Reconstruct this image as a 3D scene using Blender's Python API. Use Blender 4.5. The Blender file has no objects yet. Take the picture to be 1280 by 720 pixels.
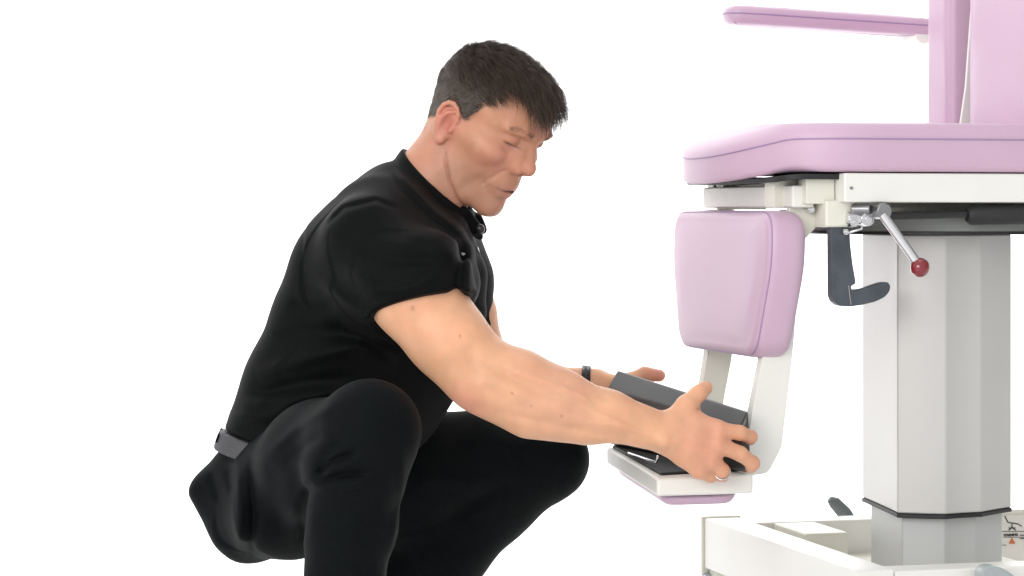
import bpy, bmesh, math, random
import numpy as np
from mathutils import Vector, Matrix
random.seed(7); rng = np.random.default_rng(7)
S = bpy.context.scene
COL = S.collection
R = math.radians

# ------------------------------------------------------------------ camera
CAMZ, FP = 0.80, 3200.0          # camera height (m), focal length in pixels of a 1280 wide picture
cd = bpy.data.cameras.new('camera'); cam = bpy.data.objects.new('camera', cd); COL.objects.link(cam)
cam.location = (0, -4, CAMZ); cam.rotation_euler = (R(90), 0, 0)
cd.sensor_width = 36; cd.lens = FP / 1280 * 36; cd.shift_y = -95 / 1280
cd.clip_start = 0.1; cd.clip_end = 100
S.camera = cam
# ------------------------------------------------------------------ world and lamps (a white studio)
W = bpy.data.worlds.new('World'); S.world = W; W.use_nodes = True
bgn = W.node_tree.nodes['Background']; bgn.inputs[0].default_value = (1.0, 1.0, 1.0, 1); bgn.inputs[1].default_value = 1.0
def world_gradient():      # added gradient, brighter front left, darker right, to shade column and skin
    nt = W.node_tree; tc = nt.nodes.new('ShaderNodeTexCoord'); dp = nt.nodes.new('ShaderNodeVectorMath'); dp.operation = 'DOT_PRODUCT'
    dp.inputs[1].default_value = Vector((-.62, -.72, .22)).normalized()
    mp = nt.nodes.new('ShaderNodeMapRange'); mp.interpolation_type = 'SMOOTHSTEP'
    mp.inputs[1].default_value = -.7; mp.inputs[2].default_value = .7; mp.inputs[3].default_value = .34; mp.inputs[4].default_value = 1.0
    nt.links.new(tc.outputs['Generated'], dp.inputs[0]); nt.links.new(dp.outputs['Value'], mp.inputs[0]); nt.links.new(mp.outputs[0], bgn.inputs[1])
world_gradient()
S.view_settings.view_transform = 'Standard'; S.view_settings.look = 'None'
S.view_settings.exposure = 0; S.view_settings.gamma = 1
S.render.engine = 'CYCLES'; S.cycles.max_bounces = 8
def area(name, loc, target, sx, sy, power, col=(1, 1, 1)):
    l = bpy.data.lights.new(name, 'AREA'); l.shape = 'RECTANGLE'; l.size = sx; l.size_y = sy; l.energy = power; l.color = col
    o = bpy.data.objects.new(name, l); COL.objects.link(o); o.location = loc
    o.rotation_euler = (Vector(target) - Vector(loc)).to_track_quat('-Z', 'Y').to_euler()
    return o
area('softbox', (-1.7, -3.8, 1.9), (0.1, 0, 0.7), 2.4, 1.7, 76, (1, 0.985, 0.96))
area('ceiling_softbox', (0.3, 0.3, 3.4), (0.1, 0.1, 0), 2.2, 1.6, 12)
area('backdrop_softbox', (-1.8, 2.4, 3.2), (-1.0, 4.6, 0.9), 2.2, 0.8, 130)
area('backdrop_softbox', (1.8, 2.4, 3.2), (1.0, 4.6, 0.9), 2.2, 0.8, 130)

C0 = Vector((0, -4, CAMZ))
def P(px, py, Y=0.0):
    d = Y + 4.0
    return Vector(((px - 640) * d / FP, Y, CAMZ + (265 - py) * d / FP))

# ------------------------------------------------------------------ helpers: objects
def link(name, me, mat=None, parent=None, smooth=True):
    o = bpy.data.objects.new(name, me); COL.objects.link(o)
    if mat: me.materials.append(mat)
    if parent: o.parent = parent
    if smooth and len(me.polygons): me.polygons.foreach_set('use_smooth', [True] * len(me.polygons))
    return o
def tag(o, label, cat, group=None):
    o['label'] = label; o['category'] = cat
    if group: o['group'] = group
def empty(name, loc, rz=0):
    o = bpy.data.objects.new(name, None); COL.objects.link(o); o.location = loc; o.rotation_euler = (0, 0, rz); o.empty_display_size = 0.1
    return o
def from_bm(name, bm, mat, parent=None, smooth=False, bevel=0, seg=2, angle=35):
    me = bpy.data.meshes.new(name); bmesh.ops.recalc_face_normals(bm, faces=bm.faces[:]); bm.to_mesh(me); bm.free()
    o = link(name, me, mat, parent, True)
    if bevel:
        m = o.modifiers.new('bevel', 'BEVEL'); m.width = bevel; m.segments = seg; m.limit_method = 'ANGLE'; m.angle_limit = R(angle); m.harden_normals = True
    elif not smooth:
        me.polygons.foreach_set('use_smooth', [False] * len(me.polygons))
    return o
def box(bm, x0, x1, y0, y1, z0, z1, M=None):
    v = [bm.verts.new((x, y, z)) for x in (x0, x1) for y in (y0, y1) for z in (z0, z1)]
    for f in ((0, 1, 3, 2), (4, 6, 7, 5), (0, 4, 5, 1), (2, 3, 7, 6), (0, 2, 6, 4), (1, 5, 7, 3)): bm.faces.new([v[i] for i in f])
    if M is not None:
        for q in v: q.co = M @ q.co
    return v
def hexa(bm, pts):   # 4 bottom + 4 top
    v = [bm.verts.new(p) for p in pts]
    for f in ((3, 2, 1, 0), (4, 5, 6, 7), (0, 1, 5, 4), (1, 2, 6, 5), (2, 3, 7, 6), (3, 0, 4, 7)): bm.faces.new([v[i] for i in f])
def tube(bm, pts, rad, n=16, cap=True):
    pts = [Vector(p) for p in pts]; rad = rad if isinstance(rad, (list, tuple)) else [rad] * len(pts)
    rings = []; up = None
    for i, p in enumerate(pts):
        t = (pts[min(i + 1, len(pts) - 1)] - pts[max(i - 1, 0)]).normalized()
        if up is None: up = Vector((0, 0, 1)) if abs(t.z) < .9 else Vector((1, 0, 0))
        a = t.cross(up).normalized(); b = a.cross(t).normalized(); up = b
        rings.append([bm.verts.new(p + (a * math.cos(k * 2 * math.pi / n) + b * math.sin(k * 2 * math.pi / n)) * rad[i]) for k in range(n)])
    for r0, r1 in zip(rings, rings[1:]):
        for k in range(n): bm.faces.new([r0[k], r0[(k + 1) % n], r1[(k + 1) % n], r1[k]])
    if cap: bm.faces.new(rings[0][::-1]); bm.faces.new(rings[-1])
def prism(bm, poly, a, b, axis='z'):
    """poly: 2D points; extruded between a and b along the axis"""
    f = {'z': lambda p, h: (p[0], p[1], h), 'y': lambda p, h: (p[0], h, p[1]), 'x': lambda p, h: (h, p[0], p[1])}[axis]
    r0 = [bm.verts.new(f(p, a)) for p in poly]; r1 = [bm.verts.new(f(p, b)) for p in poly]; n = len(poly)
    bm.faces.new(r0[::-1]); bm.faces.new(r1)
    for k in range(n): bm.faces.new([r0[k], r0[(k + 1) % n], r1[(k + 1) % n], r1[k]])
def sphere(bm, c, r, sc=(1, 1, 1), u=24, v=14):
    bmesh.ops.create_uvsphere(bm, u_segments=u, v_segments=v, radius=r, matrix=Matrix.Translation(c) @ Matrix.Diagonal((*sc, 1)))
def round_poly(poly, r, seg=5):
    out = []; n = len(poly)
    for i in range(n):
        p = Vector(poly[i]); a = Vector(poly[i - 1]); b = Vector(poly[(i + 1) % n])
        rr = r[i] if isinstance(r, (list, tuple)) else r
        da = (a - p); db = (b - p); ra = min(rr, da.length * .48, db.length * .48)
        s = p + da.normalized() * ra; e = p + db.normalized() * ra
        for k in range(seg + 1):
            t = k / seg; out.append(s * (1 - t) ** 2 + p * 2 * t * (1 - t) + e * t * t)
    return out

from mathutils.bvhtree import BVHTree
def caster(me):
    bv = BVHTree.FromPolygons([v.co[:] for v in me.vertices], [p.vertices[:] for p in me.polygons])
    def hit(px, py):
        h = bv.ray_cast(C0, Vector(((px - 640) / FP, 1, (265 - py) / FP)).normalized()); return h[0], h[1]
    return hit

# ------------------------------------------------------------------ helpers: materials
def mat(name, base, rough=.5, metal=0, bump=0, bscale=200, var=0, vscale=8, sss=0, sheen=0, coat=0, spec=.5, attr=None, anis=0):
    m = bpy.data.materials.new(name); m.use_nodes = True; nt = m.node_tree; b = nt.nodes['Principled BSDF']
    b.inputs['Base Color'].default_value = (*base, 1); b.inputs['Roughness'].default_value = rough; b.inputs['Metallic'].default_value = metal
    b.inputs['Specular IOR Level'].default_value = spec
    if sheen: b.inputs['Sheen Weight'].default_value = sheen; b.inputs['Sheen Roughness'].default_value = .5
    if coat: b.inputs['Coat Weight'].default_value = coat; b.inputs['Coat Roughness'].default_value = .08
    if sss:
        b.inputs['Subsurface Weight'].default_value = sss; b.inputs['Subsurface Radius'].default_value = (1, .35, .2); b.inputs['Subsurface Scale'].default_value = .006
    tc = nt.nodes.new('ShaderNodeTexCoord'); src = None
    if attr:
        an = nt.nodes.new('ShaderNodeAttribute'); an.attribute_name = attr; src = an.outputs['Color']
    if var:
        nz = nt.nodes.new('ShaderNodeTexNoise'); nz.inputs['Scale'].default_value = vscale; nz.inputs['Detail'].default_value = 6
        nt.links.new(tc.outputs['Object'], nz.inputs['Vector'])
        mp = nt.nodes.new('ShaderNodeMapRange'); mp.inputs[1].default_value = .3; mp.inputs[2].default_value = .7; mp.inputs[3].default_value = 1 - var; mp.inputs[4].default_value = 1 + var
        nt.links.new(nz.outputs['Fac'], mp.inputs[0])
        mx = nt.nodes.new('ShaderNodeMix'); mx.data_type = 'RGBA'; mx.blend_type = 'MULTIPLY'; mx.inputs[0].default_value = 1
        if src: nt.links.new(src, mx.inputs[6])
        else: mx.inputs[6].default_value = (*base, 1)
        nt.links.new(mp.outputs[0], mx.inputs[7]); src = mx.outputs[2]
        mr = nt.nodes.new('ShaderNodeMapRange'); mr.inputs[3].default_value = rough * .88; mr.inputs[4].default_value = min(1, rough * 1.12)
        nt.links.new(nz.outputs['Fac'], mr.inputs[0]); nt.links.new(mr.outputs[0], b.inputs['Roughness'])
    if src: nt.links.new(src, b.inputs['Base Color'])
    if bump:
        n2 = nt.nodes.new('ShaderNodeTexNoise'); n2.inputs['Scale'].default_value = bscale; n2.inputs['Detail'].default_value = 4
        nt.links.new(tc.outputs['Object'], n2.inputs['Vector'])
        bp = nt.nodes.new('ShaderNodeBump'); bp.inputs['Strength'].default_value = bump; bp.inputs['Distance'].default_value = .002
        nt.links.new(n2.outputs['Fac'], bp.inputs['Height']); nt.links.new(bp.outputs[0], b.inputs['Normal'])
    return m
M = dict(
    white=mat('white_powder_coat', (.80, .795, .75), .38, bump=.05, bscale=500, var=.015, vscale=12),
    cream=mat('cream_powder_coat', (.74, .73, .64), .42, bump=.05, bscale=500, var=.02),
    backdrop=mat('backdrop_paper', (.90, .90, .90), .9),
    vinyl=mat('lavender_vinyl', (.575, .395, .525), .42, bump=.16, bscale=420, var=.03, vscale=6, sheen=.15),
    vinyl_edge=mat('lavender_seam', (.36, .25, .42), .5),
    alu=mat('brushed_aluminium', (.55, .54, .525), .40, metal=.16, bump=.03, bscale=90, var=.02),
    alu2=mat('inner_aluminium', (.50, .51, .51), .48, metal=.2, bump=.03, bscale=90, var=.02),
    rubber=mat('black_rubber', (.012, .012, .014), .55, bump=.2, bscale=700),
    blackpad=mat('black_pad', (.050, .050, .051), .30, bump=0, bscale=600, var=.12, vscale=14),
    blackmetal=mat('black_metal', (.01, .01, .011), .35),
    greyplate=mat('grey_plate', (.20, .21, .20), .5, var=.08),
    blade=mat('dark_grey_plastic', (.055, .065, .08), .42, bump=.2, bscale=160, var=.25, vscale=30),
    chrome=mat('chrome', (.72, .72, .74), .14, metal=1),
    steel=mat('steel', (.30, .30, .31), .35, metal=.9, var=.1, vscale=40),
    red=mat('red_plastic', (.20, .004, .012), .12, coat=.8),
    shirt=mat('black_pique_cotton', (.0026, .0030, .0033), .64, bump=.35, bscale=520, var=.12, vscale=10, sheen=.012, spec=.08),
    trouser=mat('black_twill', (.0026, .0038, .0044), .70, bump=.35, bscale=600, var=.12, vscale=9, sheen=.012, spec=.08),
    belt=mat('grey_belt_webbing', (.055, .055, .06), .6, bump=.4, bscale=500, var=.15, vscale=40),
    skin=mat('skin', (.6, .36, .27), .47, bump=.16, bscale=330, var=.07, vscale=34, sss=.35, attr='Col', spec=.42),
    hair=mat('dark_brown_hair', (.02, .014, .011), .5, attr='Col', spec=.35),
    pedal=mat('grey_pedal_plastic', (.12, .14, .14), .5, var=.1, vscale=30),
    wheel=mat('translucent_grey_plastic', (.35, .39, .40), .3, coat=.3),
    sticker=mat('sticker_paper', (.72, .69, .63), .5),
    ink=mat('black_ink', (.015, .015, .015), .6),
    orange=mat('orange_ink', (.62, .16, .04), .6),
    button=mat('black_button', (.02, .02, .02), .25),
    tagm=mat('pale_tag', (.6, .6, .6), .5),
    shoe=mat('black_leather', (.012, .012, .012), .35, bump=.2, bscale=300),
)

# ------------------------------------------------------------------ setting: seamless white studio backdrop
def backdrop():
    me = bpy.data.meshes.new('floor')
    me.from_pydata([(-12, -7, 0), (12, -7, 0), (12, 3.2, 0), (-12, 3.2, 0)], [], [(0, 1, 2, 3)])
    f = link('floor', me, M['backdrop']); f['kind'] = 'structure'
    bm = bmesh.new(); prof = [(3.2, 0)]
    for k in range(1, 17):
        a = k / 16 * math.pi / 2; prof.append((3.2 + 1.4 * math.sin(a), 1.4 * (1 - math.cos(a))))
    prof += [(4.6, 6.0)]
    r = [[bm.verts.new((x, y, z)) for y, z in prof] for x in (-12, 12)]
    for k in range(len(prof) - 1): bm.faces.new([r[0][k], r[1][k], r[1][k + 1], r[0][k + 1]])
    o = from_bm('backdrop', bm, M['backdrop'], smooth=True); o['kind'] = 'structure'
backdrop()

#EXAM_CHAIR
# ================================================================== the examination chair
TH = R(15); CC = Vector((.680, .11, 0))
chair = empty('examination_chair', CC, TH)
tag(chair, 'lavender upholstered examination chair with white frame on a faceted silver lifting column', 'chair')
cu, cv = Vector((math.cos(TH), math.sin(TH), 0)), Vector((-math.sin(TH), math.cos(TH), 0))
def L(px, py, ly):      # point on the chair's own plane y = ly, in chair coordinates (x back, y away, z up)
    ray = Vector(((px - 640) / FP, 1, (265 - py) / FP)); t = (ly - (C0 - CC).dot(cv)) / ray.dot(cv)
    q = C0 + ray * t - CC
    return Vector((q.dot(cu), ly, q.z))
def W2L(p): q = Vector(p) - CC; return Vector((q.dot(cu), q.dot(cv), q.z))

def cushion(name, outline, z0, z1, edge, frame, parent, seam=None, bulge=.006, zfun=None, mat_=None, edge0=None, res=5):
    """pad from a 2D outline; frame maps (a, b, h) to chair coordinates"""
    edge0 = edge if edge0 is None else edge0
    n = len(outline); O = [Vector(p) for p in outline]
    area2 = sum(O[i].x * O[(i + 1) % n].y - O[(i + 1) % n].x * O[i].y for i in range(n)); sg = 1 if area2 > 0 else -1
    N = []
    for i in range(n):
        t = (O[(i + 1) % n] - O[i - 1]); N.append(Vector((t.y, -t.x)).normalized() * sg)
    c = sum(O, Vector((0, 0))) / n
    lv = []
    for k in range(res + 1):
        a = k / res * math.pi / 2; lv.append((edge0 * (1 - math.sin(a)), z0 + edge0 * (1 - math.cos(a))))
    for k in range(res + 1):
        a = k / res * math.pi / 2; lv.append((edge * (1 - math.cos(a)), z1 - edge * (1 - math.sin(a))))
    bm = bmesh.new(); rings = []
    def ring(ins, h, s=1.0): return [bm.verts.new(frame(*(c + (O[i] - N[i] * ins - c) * s), h)) for i in range(n)]
    for s in (.25, .5, .75, .9): rings.append(ring(edge0, z0, s))
    for ins, h in lv: rings.append(ring(ins, h))
    OI = np.array([(O[i] - N[i] * edge)[:] for i in range(n)]); tau = .45 * min(max(abs(p.x - c.x) for p in O), max(abs(p.y - c.y) for p in O))
    for s in (.97, .9, .8, .65, .5, .35, .2, .08):
        rr = []
        for i in range(n):
            q = (O[i] - N[i] * edge - c) * s; dd = np.hypot(OI[:, 0] - c.x - q.x, OI[:, 1] - c.y - q.y) + 1e-4
            D = float((dd ** -3).mean() ** (-1 / 3)); bb = bulge * (1 - math.exp(-(D / tau) ** 2)) * min(1, (1 - s) / .1)
            rr.append(bm.verts.new(frame(*(c + q), z1 + bb)))
        rings.append(rr)
    for r0, r1 in zip(rings, rings[1:]):
        for k in range(n): bm.faces.new([r0[k], r0[(k + 1) % n], r1[(k + 1) % n], r1[k]])
    bm.faces.new(rings[0][::-1]); bm.faces.new(rings[-1])
    o = from_bm(name, bm, mat_ or M['vinyl'], parent, smooth=True)
    if seam is not None:
        for sh in (seam if isinstance(seam, list) else [seam]):
            ins, h = sh; bs = bmesh.new()
            pts = [frame(*(O[i] - N[i] * (ins)), h) for i in range(n)] ; pts.append(pts[0]); pts.append(pts[1])
            tube(bs, pts, .0013, 6, False); from_bm('seam', bs, M['vinyl_edge'], o, smooth=True)
    return o

# ---- seat cushion: outline in (x, y), front droops a little
zt = L(1150, 154, -.25).z; zb = L(1150, 215, -.25).z
xn = L(985, 200, -.25).x; xf = L(851, 210, .07).x
xb = xn + .60
so = round_poly([(xb, -.262), (xb, .262), (xn + .035, .262), (xf, .08), (xf, -.08), (xn + .035, -.262)], [.03, .03, .13, .07, .07, .13], 9)
def dens(poly, step=.015):
    out = []
    for i in range(len(poly)):
        a, b = Vector(poly[i]), Vector(poly[(i + 1) % len(poly)]); k = max(1, int((b - a).length / step))
        out += [a.lerp(b, j / k) for j in range(k)]
    return out
def seat_frame_fn(a, b, h):
    t = max(0, (xn + .02 - a) / (xn + .02 - xf)); s = t * t / (t + .08) * 1.08
    top = (h - zb) / (zt - zb)
    return Vector((a, b, h - s * (.019 + .009 * max(0, min(1, top)))))
seat = cushion('seat_cushion', dens(so), zb, zt, .022, seat_frame_fn, chair, seam=[(-.0004, zt - .024)], bulge=.004, edge0=.012)
bm = bmesh.new(); prism(bm, [(x, y) for x, y in round_poly([(xn + .0, -.235), (xb, -.235), (xb, .235), (xn + .0, .235), (xf + .05, .09), (xf + .05, -.09)], .04)], zb - .011, zb - .003)
for v in bm.verts: v.co = seat_frame_fn(v.co.x, v.co.y, v.co.z)
from_bm('seat_board', bm, M['rubber'], chair, bevel=.001)

# ---- seat frame: side rails, cross tubes, brackets
bm = bmesh.new()
a = L(1049, 218, -.235); b = L(1049, 253, -.235)
for s in (-1, 1):
    box(bm, a.x, a.x + .55, s * .235 - .02, s * .235 + .02, b.z, a.z + .002)
box(bm, a.x + .04, a.x + .08, -.214, .214, b.z + .004, a.z - .004)
box(bm, a.x + .46, a.x + .50, -.214, .214, b.z + .004, a.z - .004)
fr = from_bm('seat_frame', bm, M['white'], chair, bevel=.003)
bm = bmesh.new(); q = L(1064, 235, -.2555)
tube(bm, [(q.x, -.2545, q.z), (q.x, -.2575, q.z)], .0022, 10); from_bm('screw', bm, M['steel'], fr)
a2 = L(998, 223, -.19); b2 = L(998, 255, -.19)
for s in (-1, 1):
    bm = bmesh.new(); box(bm, a2.x, a.x - .001, s * .205 - .016, s * .205 + .016, b2.z, a2.z); from_bm('rail_end', bm, M['cream'], chair, bevel=.002)
bm = bmesh.new()
a3 = L(881, 236, .19); b3 = L(881, 260, .19)
box(bm, a3.x, a3.x + .035, -.205, .20, b3.z, a3.z + .002)
from_bm('cross_tube', bm, M['white'], chair, bevel=.003)
for px, ly, w in ((903, .12, .030), (966, -.165, .036)):
    bm = bmesh.new(); p0 = L(px, 229 if ly > 0 else 222, ly); p1 = L(px, 262 if ly > 0 else 260, ly)
    box(bm, p0.x, p0.x + .075, ly - .003, ly + w, p1.z, p0.z)
    from_bm('bracket', bm, M['cream'] , chair, bevel=.002)
# hinge block and drop plate
bm = bmesh.new(); p0 = L(1030, 250, -.225); p1 = L(1068, 284, -.225)
box(bm, p0.x, p1.x, -.232, -.17, p1.z, p0.z); blk = from_bm('hinge_block', bm, M['cream'], chair, bevel=.004)
bm = bmesh.new()
pl = [L(985, 256, -.18), L(1034, 256, -.18), L(1034, 268, -.18), L(1004, 300, -.18), L(985, 300, -.18)]
prism(bm, [(p.x, p.z) for p in pl], -.185, -.172, 'y'); from_bm('hinge_plate', bm, M['cream'], chair, bevel=.0015)
for px, py, r, ly in ((1066, 278, .0075, -.243), (1083, 274, .0105, -.243), (1013, 262, .006, -.196), (1056, 290, .005, -.236)):
    bm = bmesh.new(); q = L(px, py, ly)
    tube(bm, [(q.x, ly - .006, q.z), (q.x, ly + .012, q.z)], r, 6 if r < .01 else 18)
    tube(bm, [(q.x, ly - .010, q.z), (q.x, ly - .0061, q.z)], r * .55, 12)
    tube(bm, [(q.x, ly + .0121, q.z), (q.x, ly + .045, q.z)], r * .5, 12)
    from_bm('bolt', bm, M['chrome'], chair, bevel=.0008)
bm = bmesh.new(); q0 = L(1058, 272, -.236); q1 = L(1083, 274, -.236)
tube(bm, [q0, q1], .0095, 16); from_bm('hinge_pin', bm, M['chrome'], chair, smooth=False, bevel=.001)
bm = bmesh.new(); tube(bm, [L(1054, 293, -.236), L(1077, 286, -.236), L(1078, 276, -.236)], .0018, 8); from_bm('spring_wire', bm, M['chrome'], chair, smooth=True)

# ---- round plate beneath the seat and column
zr = CAMZ - 27 * 3.86 / FP
def disc(bm, c, r, z0, z1, n=64): prism(bm, [(c[0] + r * math.cos(k * 2 * math.pi / n), c[1] + r * math.sin(k * 2 * math.pi / n)) for k in range(n)], z0, z1)
bm = bmesh.new(); disc(bm, (.005, 0), .215, zr + .002, zr + .030); from_bm('mounting_plate', bm, M['greyplate'], chair, bevel=.002)
bm = bmesh.new(); disc(bm, (.005, 0), .217, zr - .002, zr + .0018); from_bm('plate_rim', bm, M['blackmetal'], chair)
bm = bmesh.new(); box(bm, -.14, .2, -.12, .12, zr + .031, a.z - .006); from_bm('seat_carrier', bm, M['cream'], chair, bevel=.003)
colp = [(.572, .18), (.596, -.040), (.668, -.058), (.728, -.030)]
colp = [Vector(p) for p in colp]; colp = colp + [2 * Vector((.680, .11)) - p for p in colp]
def flute(pts, dips):      # each face of the extrusion is slightly hollow or full
    out = []; n = len(pts); ctr = sum(pts, Vector((0, 0))) / n
    for i in range(n):
        a_, b_ = pts[i], pts[(i + 1) % n]; nn_ = Vector((b_.y - a_.y, a_.x - b_.x)).normalized()
        if nn_.dot((a_ + b_) / 2 - ctr) < 0: nn_ = -nn_
        for k in range(8): t = k / 8; out.append(a_.lerp(b_, t) + nn_ * dips[i % len(dips)] * 4 * t * (1 - t))
    return out
cl0 = [W2L((p.x, p.y, 0)) for p in colp]; cl1 = cl0
cl = [W2L((p.x, p.y, 0)) for p in flute(colp, [-.001, .0022, -.0028, -.0012])]
def column(k, z0, z1, name, m, bev):
    bm = bmesh.new(); prism(bm, [(p.x * k, p.y * k) for p in cl], z0, z1); return from_bm(name, bm, m, chair, bevel=bev, angle=13)
column(1.0, .334, zr - .0025, 'column_sleeve', M['alu'], .003)
column(1.008, .327, .3335, 'column_gasket', M['rubber'], .0015)
column(.88, .13, .3265, 'inner_column', M['alu2'], .0025)

# ---- gas spring, lever, release blade
bm = bmesh.new(); tube(bm, [L(1076, 271, -.233), L(1215, 267, -.233)], .0065, 16); g = from_bm('gas_spring', bm, M['blackmetal'], chair, bevel=.001)
bm = bmesh.new(); tube(bm, [L(1208, 269, -.234), L(1214, 268.5, -.234), L(1340, 266, -.234)], [.010, .0155, .0155], 24); from_bm('spring_cylinder', bm, M['rubber'], g, bevel=.002)
bm = bmesh.new(); tube(bm, [L(1085, 268, -.15), L(1150, 262, -.12), L(1290, 256, -.10)], .009, 12); from_bm('linkage_bar', bm, M['cream'], chair, smooth=True)
lv = bmesh.new(); tube(lv, [L(1103, 268, -.27), L(1149, 332, -.29)], .0068, 20)
lever = from_bm('release_lever', lv, M['chrome'], chair, bevel=.001)
bm = bmesh.new(); q = L(1150, 334.5, -.29); sphere(bm, q, .0145, u=32, v=20); from_bm('knob', bm, M['red'], lever, smooth=True)
bm = bmesh.new(); q = L(1102, 264, -.262); tube(bm, [q + Vector((0, -.012, 0)), q + Vector((0, .02, 0))], .0125, 8); tube(bm, [q + Vector((-.012, .012, .003)), q + Vector((-.035, .03, .003))], .008, 12)
from_bm('lever_joint', bm, M['steel'], lever, bevel=.002)
bl = [(1036, 282), (1059, 282), (1060, 305), (1063, 330), (1066.5, 350), (1066.5, 355), (1061, 357), (1061.5, 362), (1075, 361), (1090, 356), (1101, 352.5), (1107, 352.5), (1110, 357), (1109, 364), (1103, 371), (1092, 376.5), (1075, 381), (1060, 383), (1047, 382.5), (1040, 378), (1036.5, 370)]
bp_ = [L(x, y, -.215) for x, y in bl]
bm = bmesh.new(); prism(bm, [(p.x, p.z) for p in round_poly([(p.x, p.z) for p in bp_], .003, 3)] if False else [(p[0], p[1]) for p in round_poly([(p.x, p.z) for p in bp_], .004, 3)], -.225, -.207, 'y')
bld = from_bm('hook_handle', bm, M['blade'], chair, bevel=.002)
bm = bmesh.new(); tube(bm, [L(1061, 357, -.2255), L(1062, 368, -.2255), L(1064, 381, -.2255)], .001, 6); from_bm('edge_line', bm, M['steel'], bld)

# ---- legrest pad: outline in plane, leaning; (a lateral, b down)
TL, TRp = L(842, 266, .21), L(962, 262, -.21); BL, BR = L(840, 430, .165), L(948, 452, -.165)
topc = (TL + TRp) / 2; botc = (BL + BR) / 2
dn = (botc - topc); ph = dn.length; dn.normalize(); lat = Vector((0, -1, 0)); nrm = Vector((dn.z, 0, -dn.x))
if nrm.x > 0: nrm = -nrm
lo = round_poly([(-.226, -.002), (.220, -.002), (.230, .075), (.176, ph), (-.178, ph), (-.230, .075)], [.05, .05, .09, .035, .035, .09], 9)
def leg_fn(a, b, h): return topc + lat * a + dn * b + nrm * (h - .0)
pad = cushion('legrest_cushion', dens(lo, .02), -.064, 0.0, .016, leg_fn, chair, seam=[(-.0003 + .004, -.006)], bulge=.004, edge0=.022)
# ---- legrest arms
def plate_arm(pts, ly0, ly1, name, m):
    bm = bmesh.new(); prism(bm, [(p[0], p[1]) for p in round_poly([(q.x, q.z) for q in pts], .008, 3)], ly0, ly1, 'y'); return from_bm(name, bm, m, chair, bevel=.003)
plate_arm([L(x, y, .165) for x, y in ((880, 262), (918, 262), (912, 445), (893, 545), (866, 540), (882, 440))], .150, .178, 'legrest_arm', M['cream'])
plate_arm([L(x, y, -.16) + Vector((.004, 0, 0)) for x, y in ((975, 262), (1004, 262), (994, 380), (989, 440), (975, 560), (958, 592), (925, 597), (938, 512), (950, 452))], -.158, -.136, 'legrest_arm', M['white'])
# ---- footplate
f1 = L(758, 559, .20); f2 = L(821, 598, -.20)
zt_f = f1.z; xf0 = f1.x
z1 = (f1.z + f2.z) / 2
def fz(y): return f1.z + (f2.z - f1.z) * (.20 - y) / .40
fx = lambda y: f1.x + (f2.x - f1.x) * (.20 - y) / .40
bm = bmesh.new(); T = .027; LN = .152
hexa(bm, [(fx(.2), .2, fz(.2) - T), (fx(.2) + LN, .2, fz(.2) - T), (fx(-.2) + LN, -.2, fz(-.2) - T), (fx(-.2), -.2, fz(-.2) - T),
          (fx(.2), .2, fz(.2)), (fx(.2) + LN, .2, fz(.2) + .004), (fx(-.2) + LN, -.2, fz(-.2) + .004), (fx(-.2), -.2, fz(-.2))])
fp = from_bm('footplate', bm, M['white'], chair, bevel=.005, seg=3)
bm = bmesh.new(); e = .004
def topz(x, y): return fz(y) + .004 * (x - fx(y)) / LN
c4 = [(fx(.185) + .008, .187), (fx(.185) + LN - .01, .187), (fx(-.187) + LN - .01, -.172), (fx(-.187) + .014, -.172)]
hexa(bm, [(x, y, topz(x, y) - .002) for x, y in c4] + [(x, y, topz(x, y) + .0045) for x, y in c4])
from_bm('rubber_tread', bm, M['rubber'], fp, bevel=.002)
ufo = round_poly([(fx(-.18) + .012, -.185), (fx(-.18) + LN - .02, -.185), (fx(.18) + LN - .02, .185), (fx(.18) + .012, .185)], .03, 5)
cushion('underside_pad', dens(ufo, .02), z1 - T - .018, z1 - T + .001, .006, lambda a, b, h: Vector((a, b, h + fz(b) - z1)), fp, bulge=-.0, edge0=.016)
# ---- black foot support standing on the plate, tilted
k1, k2 = L(772, 460, .20), L(937, 512, -.215)
g1, g2 = L(757, 487, .19), L(925, 538, -.215)
bm = bmesh.new(); e1 = L(770, 552, .18); 
bz1, bz2 = fz(.18) + .006, fz(-.2) + .006
hexa(bm, [(g1.x + .004, g1.y, bz1), (k1.x + .012, k1.y, bz1), (k2.x + .004, k2.y, bz2), (g2.x + .006, g2.y, bz2),
          tuple(g1), tuple(k1), tuple(k2), tuple(g2)])
blk2 = from_bm('foot_support', bm, M['blackpad'], chair, bevel=.006, seg=3)
bm = bmesh.new(); tube(bm, [L(786, 566, .05), L(820, 577.5, -.13), L(823, 570, -.135)], .0022, 8); from_bm('retaining_bar', bm, M['chrome'], blk2, smooth=True)

# ---- armrest on the far side
A0, A1 = L(906, 17, .31), L(1158, 34, .31)
ad = (A1 - A0); al = ad.length; ad.normalize(); an_ = Vector((-ad.z, 0, ad.x))
ao = round_poly([(0, .014), (.012, .030), (.06, .036), (al, .036), (al, -.036), (.06, -.036), (.012, -.030), (0, -.014)], .01, 3)
arm = cushion('armrest', dens(ao, .02), -.018, .013, .010, lambda a, b, h: A0 + ad * a + Vector((0, b, 0)) + an_ * h, chair, seam=[(-.0006, .000)], bulge=.002, edge0=.014)
bm = bmesh.new(); q = L(1155, 41, .31); tube(bm, [q + Vector((-.012, -.03, -.004)), q + Vector((-.012, .03, -.004))], .017, 24)
box(bm, q.x - .006, q.x + .06, q.y - .012, q.y + .012, q.z - .006, q.z + .01)
from_bm('armrest_joint', bm, M['white'], arm, bevel=.003)
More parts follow.
